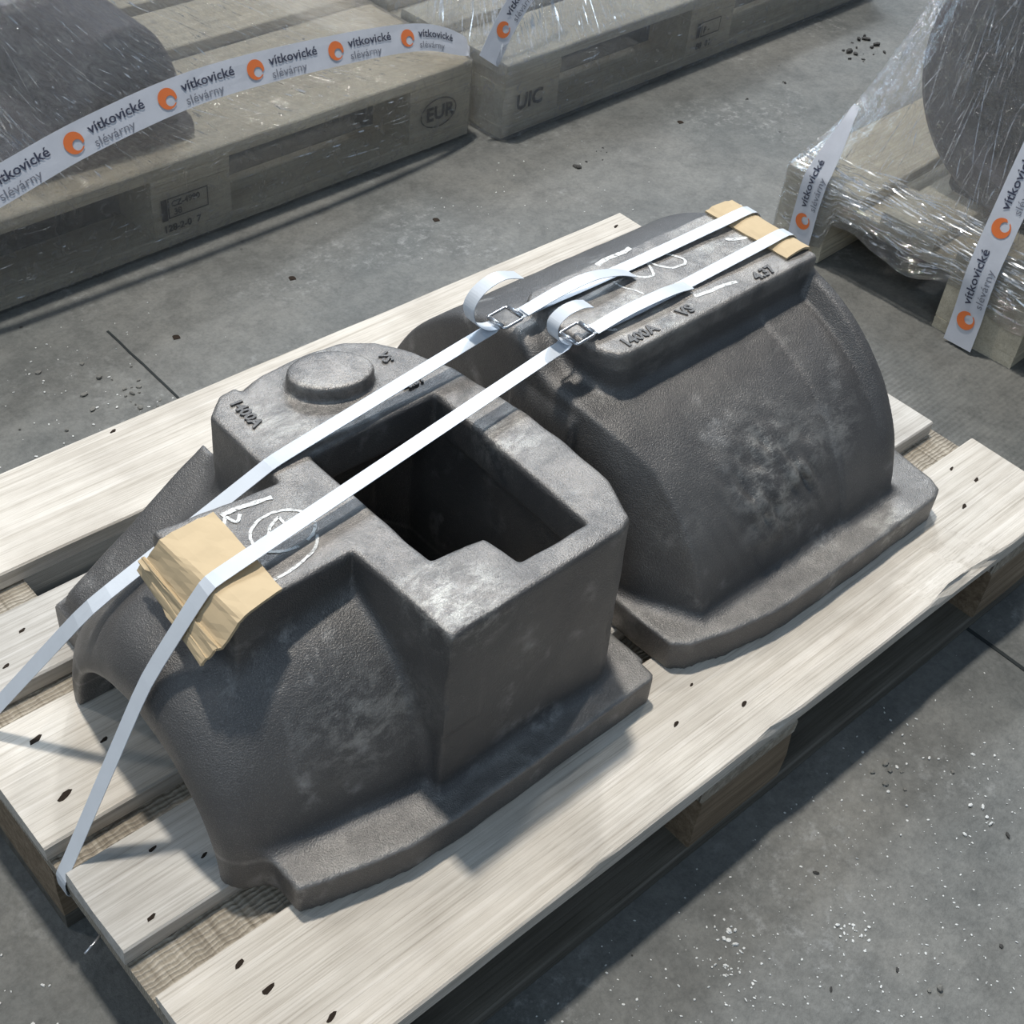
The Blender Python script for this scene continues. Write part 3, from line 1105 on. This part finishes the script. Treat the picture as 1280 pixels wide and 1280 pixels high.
OW = (.55, 1.6, H)
wl = thing('wrapped_casting', OW, 'dark arched iron casting showing through film on the oval-stamped pallet', 'casting')
sdf_object('casting_body', far_load, (.04, 1.32, H - .01), (.83, 2.12, H + .39), .008, WR_IRON, OW, wl)


def ring_load():
    """a ring standing on edge, its recessed face to the aisle"""
    R0, R1, dep = .222, .160, .12
    prof = [(.30, 0.0), (.30, R0 - .012), (.288, R0), (.012, R0), (0, R0 - .012), (0, R1 + .010), (.010, R1), (dep, R1 - .012), (dep + .01, R1 - .03), (dep + .01, 0.0)]
    n = 64
    vs, fs = [], []
    for x, r in prof:
        for k in range(n):
            a = 2 * math.pi * k / n
            vs.append((x, r * math.cos(a), r * math.sin(a)))
    for i in range(len(prof) - 1):
        for k in range(n):
            k2 = (k + 1) % n
            fs.append((i * n + k, i * n + k2, (i + 1) * n + k2, (i + 1) * n + k))
    return mesh_from('ring', vs, fs, smooth=False)


rg = thing('wrapped_casting', (1.705, .425, H), 'round iron ring standing on edge under film on the pallet nearest the ribbed floor', 'casting', .05)
link('ring', ring_load(), WR_IRON, rg, (0, 0, .224))
rp = [(.045, .155), (.045, .12), (.05, .115), (.05, .002)]
rv = [(x, q * math.cos(2 * math.pi * k / 48), q * math.sin(2 * math.pi * k / 48)) for x, q in rp for k in range(48)]
rf = [(i * 48 + k, i * 48 + (k + 1) % 48, (i + 1) * 48 + (k + 1) % 48, (i + 1) * 48 + k) for i in range(3) for k in range(48)]
link('recess_shade', mesh_from('recess_shade', rv, rf), WR_IRON2, rg, (0, 0, .224))  # dark plate added so its colour carries the shade of the recess
me = board_mesh('foot', .26, .24, .05, 77, 6, .001, .01)
link('foot', me, WR_IRON2, rg, (.03, -.12, .0))
fl3 = board_mesh('side_lug', .24, .10, .06, 78, 6, .001, .01)
link('side_lug', fl3, WR_IRON2, rg, (.05, -.25, .0))


# ------------------------------------------------------------------ film
def rrect(x0, y0, x1, y1, r, n):
    """n points round a rounded rectangle, starting at the near-left corner, anticlockwise, with arc-length spacing"""
    pts = []
    for cx, cy, a0 in ((x1 - r, y0 + r, -90), (x1 - r, y1 - r, 0), (x0 + r, y1 - r, 90), (x0 + r, y0 + r, 180)):
        for k in range(7):
            a = math.radians(a0 + 15 * k)
            pts.append((cx + r * math.cos(a), cy + r * math.sin(a)))
    pts = pts[-4:] + pts[:-4]
    P = np.array(pts + [pts[0]])
    d = np.r_[0, np.cumsum(np.linalg.norm(np.diff(P, axis=0), axis=1))]
    s = np.linspace(0, d[-1], n, endpoint=False)
    return np.stack([np.interp(s, d, P[:, 0]), np.interp(s, d, P[:, 1])], 1)


def film(name, org, rz, L, W, inner, ztop, zlow, sag, mat, label, amp, seed, nu=360, lowfn=None, pad=.006, glint_creases=()):
    """a sheet of stretch film: hugs the pallet sides, then rises to the outline of the load"""
    t_outer = rrect(-pad, -pad, L + pad, W + pad, .016, nu)
    x0, y0, x1, y1, r = inner
    # inner outline sampled by direction so folds fan out from the load
    c = np.array([(x0 + x1) / 2, (y0 + y1) / 2])
    inn = rrect(x0, y0, x1, y1, r, 1200)
    cen = np.array([L / 2, W / 2])
    # match by normalised position: clamp the outer point towards the inner rectangle
    fx = np.clip((t_outer[:, 0]) / L, 0, 1)
    fy = np.clip((t_outer[:, 1]) / W, 0, 1)
    tgt = np.stack([x0 + fx * (x1 - x0), y0 + fy * (y1 - y0)], 1)
    inn_p = np.array([inn[np.argmin(((inn - q) ** 2).sum(1))] for q in tgt])
    rows = []
    side = [0.0, .1, .2, .3, .42, .54, .66, .78, .9, 1.0]
    zed = .146
    for v in side:
        off = []
        for i in range(nu):
            z0 = zlow if lowfn is None else lowfn(t_outer[i][0], t_outer[i][1])
            z = z0 + (zed - z0) * v
            wv = noise.noise(Vector((i / nu * 60, v * 3, seed))) * amp * .6 * (1 - v * .6)
            d = t_outer[i] - cen
            d = d / (np.abs(d).max() + 1e-9)
            nx, ny = (np.sign(d[0]), 0) if abs(t_outer[i][0] - L / 2) > L / 2 else (0, np.sign(d[1]))
            off.append((t_outer[i][0] + nx * abs(wv), t_outer[i][1] + ny * abs(wv), z))
        rows.append(off)
    nv = 26
    for j in range(1, nv + 1):
        v = j / nv
        row = []
        for i in range(nu):
            p = t_outer[i] * (1 - v) + inn_p[i] * v
            z = zed + (ztop - zed) * v
            s = math.sin(math.pi * v) * sag
            run = np.linalg.norm(inn_p[i] - t_outer[i])
            z -= s * min(1, run / .25) * (ztop - zed)
            z = max(z, .1475)
            fold = noise.noise(Vector((i / nu * 90, v * 2.0, seed + 3))) * amp + noise.noise(Vector((i / nu * 260, v * 5, seed))) * amp * .35
            z += abs(fold) * (1 - .3 * v)
            row.append((p[0], p[1], z))
        rows.append(row)
    for f in (.8, .55, .3, .05):
        rows.append([(c[0] + (q[0] - c[0]) * f, c[1] + (q[1] - c[1]) * f, ztop + .01 * (1 - f)) for q in inn_p])
    vs = [p for r_ in rows for p in r_]
    m = len(rows)
    ca_, sa_ = math.cos(rz), math.sin(rz)
    uvs = []
    per = 2 * (L + W)
    for j in range(m):
        for i in range(nu):
            q = i / nu
            uvs.append((per * (1 - abs(2 * q - 1)), j / m * .6))
    fs = []
    for j in range(m - 1):
        for i in range(nu):
            i2 = (i + 1) % nu
            fs.append((j * nu + i, j * nu + i2, (j + 1) * nu + i2, (j + 1) * nu + i))
    me = mesh_from(name, vs, fs, smooth=True, uvs=uvs)
    o = link(name, me, mat, None, (*org, 0), (0, 0, rz))
    tag(o, label, 'plastic film')
    if glint_creases:
        tag(link('glint_crease', glint_creases_mesh(rows, nu, glint_creases, seed), GLINT_CREASE, o), kind='stuff')
    return o


def glint_creases_mesh(rows, nu, specs, seed):
    """pale tilted strips added on the sheet for its glints, shaped like folds; spec: (count, j0, j1, i0, i1, along, len, width)"""
    rnd = random.Random(seed)
    m = len(rows)
    G = [[Vector(p) for p in r_] for r_ in rows]

    def at(i, j):
        j = min(max(j, 0), m - 1.001)
        i0, j0 = int(math.floor(i)), int(j)
        fi, fj = i - i0, j - j0
        a, b = G[j0][i0 % nu], G[j0][(i0 + 1) % nu]
        c, d = G[j0 + 1][i0 % nu], G[j0 + 1][(i0 + 1) % nu]
        return (a.lerp(b, fi)).lerp(c.lerp(d, fi), fj)
    vs, fs = [], []
    for (cnt, j0, j1, i0, i1, along, ln, wd) in specs:
        for _ in range(cnt):
            i, j = rnd.uniform(i0, i1), rnd.uniform(j0, j1)
            L = ln * rnd.uniform(.25, 1.0) ** 1.5
            w = wd * rnd.uniform(.4, 1.2)
            e = .3
            du = (at(i + e, j) - at(i, j)) / e
            dv = (at(i, j + e) - at(i, j)) / e
            if du.length < 1e-6 or dv.length < 1e-6:
                continue
            nrm = du.cross(dv).normalized()
            if along == 'v':
                si, sj = rnd.gauss(0, .15) * L / du.length, L / dv.length
            else:
                si, sj = L / du.length, rnd.gauss(0, .10) * L / dv.length
            k = 5
            roll = rnd.uniform(-.9, .9)
            base = len(vs)
            for q in range(k + 1):
                f = q / k
                p = at(i + si * f, j + sj * f)
                t = (du * si + dv * sj).normalized()
                sd = nrm.cross(t).normalized()
                prof = math.sin(math.pi * f) * .9 + .1
                c = p + nrm * (.0022 + .0012 * prof)
                tl = (sd * math.cos(roll) + nrm * math.sin(roll))
                vs += [c - tl * w * prof * .5, c + tl * w * prof * .5]
            for q in range(k):
                a = base + 2 * q
                fs.append((a, a + 1, a + 3, a + 2))
    return mesh_from('glint_crease', vs, fs, smooth=True)


def mat_glint_crease():
    m, nt, b = new_mat('film_glint')
    b.inputs['Base Color'].default_value = (.80, .82, .85, 1)  # whitish base carries the film's glints in its colour
    b.inputs['Roughness'].default_value = .16
    b.inputs['Specular IOR Level'].default_value = 1.0
    b.inputs['Coat Weight'].default_value = 1.0
    b.inputs['Coat Roughness'].default_value = .1
    b.inputs['Metallic'].default_value = .55
    v = coords(nt)
    f = ramp(nt, tex(nt, v, 120, 3, .6), [(.35, g(.15)), (.6, g(.8))])
    nt.links.new(f, b.inputs['Alpha'])
    return m


GLINT_CREASE = mat_glint_crease()
FILM1 = mat_film('stretch_film', .48, (2.5, 30), (.84, .81, .78), bs=.8, glo=.7, side=.58)
FILM2 = mat_film('stretch_film_dense', .36, (2.5, 30), (.8, .85, .95), bs=1.2, glo=1.0, side=.7)
FILM3 = mat_film('stretch_film_shiny', .26, (40, 4.5), (.84, .81, .77), bs=1.0, glo=.9, side=.8)
film('stretch_film', P1O, P1R, 1.2, .8, (.06, .046, .655, .60, .06), .42, .004, .10, FILM1, 'clear stretch film drawn over the arched casting and the oval-stamped pallet', .004, 2,
     glint_creases=((300, 10, 34, 5, 108, 'v', .028, .0028), (90, 10, 30, 40, 108, 'v', .10, .0016), (120, 1, 9, 5, 106, 'u', .03, .0016), (40, 3, 8, 70, 95, 'u', .07, .0025), (170, 12, 24, 24, 38, 'v', .05, .0034)))
film('stretch_film', P2O, P2R, 1.2, .8, (.10, .18, .95, .62, .08), .50, .002, .16, FILM2, 'cloudy wrinkled stretch film over the far pallet', .008, 11, pad=.010,
     glint_creases=((700, 9, 34, 0, 108, 'v', .06, .004), (300, 9, 30, 0, 60, 'v', .12, .003), (110, 1, 9, 0, 106, 'u', .03, .002), (160, 9, 24, 340, 359, 'v', .08, .004)))


def low3(x, y):
    if x > .1:
        return .02
    return .030 + .050 * (1 - max(0, min(1, abs(y - .8) / .09))) * 0 + (.045 if y < .70 else .0) + .012 * math.sin(y * 31) + .008 * noise.noise(Vector((y * 20, 0, 0)))


film('stretch_film', P3O, P3R, 1.2, .8, (.10, .26, .42, .68, .09), .585, .02, .20, FILM3, 'glittering stretch film pulled tight over the standing iron ring', .006, 23, lowfn=low3,
     glint_creases=((760, 2, 12, 288, 359, 'u', .06, .0030), (260, 8, 13, 288, 359, 'u', .10, .0036), (420, 12, 36, 288, 359, 'v', .05, .0022), (130, 12, 34, 288, 345, 'v', .16, .0016), (60, 1, 8, 288, 350, 'v', .02, .002)))


def ribbon_world(org, rz, pts):
    c, s = math.cos(rz), math.sin(rz)
    return [(org[0] + c * x - s * y, org[1] + s * x + c * y, z) for x, y, z in pts]


def printed_tape(label, pts, side, width, start, pitch, flip=False, fade=1.0, widths=None, per=8):
    t = thing('printed_tape', pts[0], label, 'tape')
    org = Vector(pts[0])
    pp = [p - org for p in catmull(pts, per)]
    ws = None
    if widths:
        ws = [float(np.interp(i / (len(pp) - 1), np.linspace(0, 1, len(widths)), widths)) for i in range(len(pp))]
    rb = Ribbon(pp, width, side, widths=ws)
    link('band', rb.mesh('band', .0005, 5, .0006), TAPE, t)
    sg = -1 if flip else 1
    s = start
    h = .0014
    while s + pitch * .9 < rb.len:
        W = width
        # orange ring mark, thick on one side
        n = 28
        vs, fs = [], []
        for k in range(n):
            a = 2 * math.pi * k / n
            ro = .31
            cx, cy, ri = .075 * .0, .0, .155
            vs.append((ro * math.cos(a), ro * math.sin(a)))
            vs.append((.07 + ri * math.cos(a), -.09 + ri * math.sin(a)))
        for k in range(n):
            a = 360 * k / n
            if 318 < a < 338:
                continue
            k2 = (k + 1) % n
            fs.append((2 * k, 2 * k2, 2 * k2 + 1, 2 * k + 1))
        pv = [rb.at(s + .32 * W + x * W, y * sg, h * sg) for x, y in vs]
        link('ring_mark', mesh_from('ring_mark', pv, fs), ORANGE, t)
        for txt, y0, sz, mt in (('vítkovické', .02, .40, TXT), ('slévárny', -.38, .36, TXT2)):
            me = text_mesh(txt, 1.0, 0, 2, .012 if mt is TXT else 0)
            xs = [v.co.x for v in me.vertices]
            wd = max(xs)
            L = (pitch - .80 * W) * (1.0 if mt is TXT else .72)
            kx = min(L / wd, sz * W * 1.15)
            remap(me, lambda c, kx=kx, y0=y0, sz=sz: rb.at(s + .86 * W + c.x * kx, (y0 + c.y * sz) * sg, h * sg))
            link('tape_lettering', me, mt, t)
        s += pitch
    return t


printed_tape('long white printed tape band stretched across the arched casting on the oval-stamped pallet',
             [(.22, 1.262, .165), (.347, 1.262, .188), (.443, 1.262, .210), (.586, 1.268, .242), (.775, 1.275, .264), (1.001, 1.285, .255), (1.21, 1.300, .228), (1.327, 1.315, .181), (1.352, 1.320, .160)],
             (0, .42, .9), .050, .175, .158, widths=[.052, .052, .050, .049, .047, .042, .02])
printed_tape('crumpled white printed tape at the corner of the far pallet',
             [(1.372, 1.29, .150), (1.42, 1.30, .21), (1.48, 1.31, .26), (1.58, 1.34, .30)], (-.5, .3, .8), .046, .045, .12)
printed_tape('white printed tape coming down over the standing ring to the middle block of its pallet',
             [(1.563, .362, .006), (1.566, .364, .060), (1.566, .367, .120), (1.572, .369, .158), (1.590, .372, .235), (1.612, .374, .33), (1.64, .376, .43), (1.68, .378, .54)],
             (0, 1, 0), .050, .030, .158)
printed_tape('crinkled white printed tape wrapped over the far corner of the standing ring pallet',
             [(1.553, .688, .012), (1.553, .688, .08), (1.553, .686, .14), (1.560, .684, .165), (1.578, .682, .205), (1.596, .682, .24), (1.612, .684, .262)],
             (0, 1, 0), .046, .042, .140, widths=[.046, .046, .046, .044, .034, .02, .012])
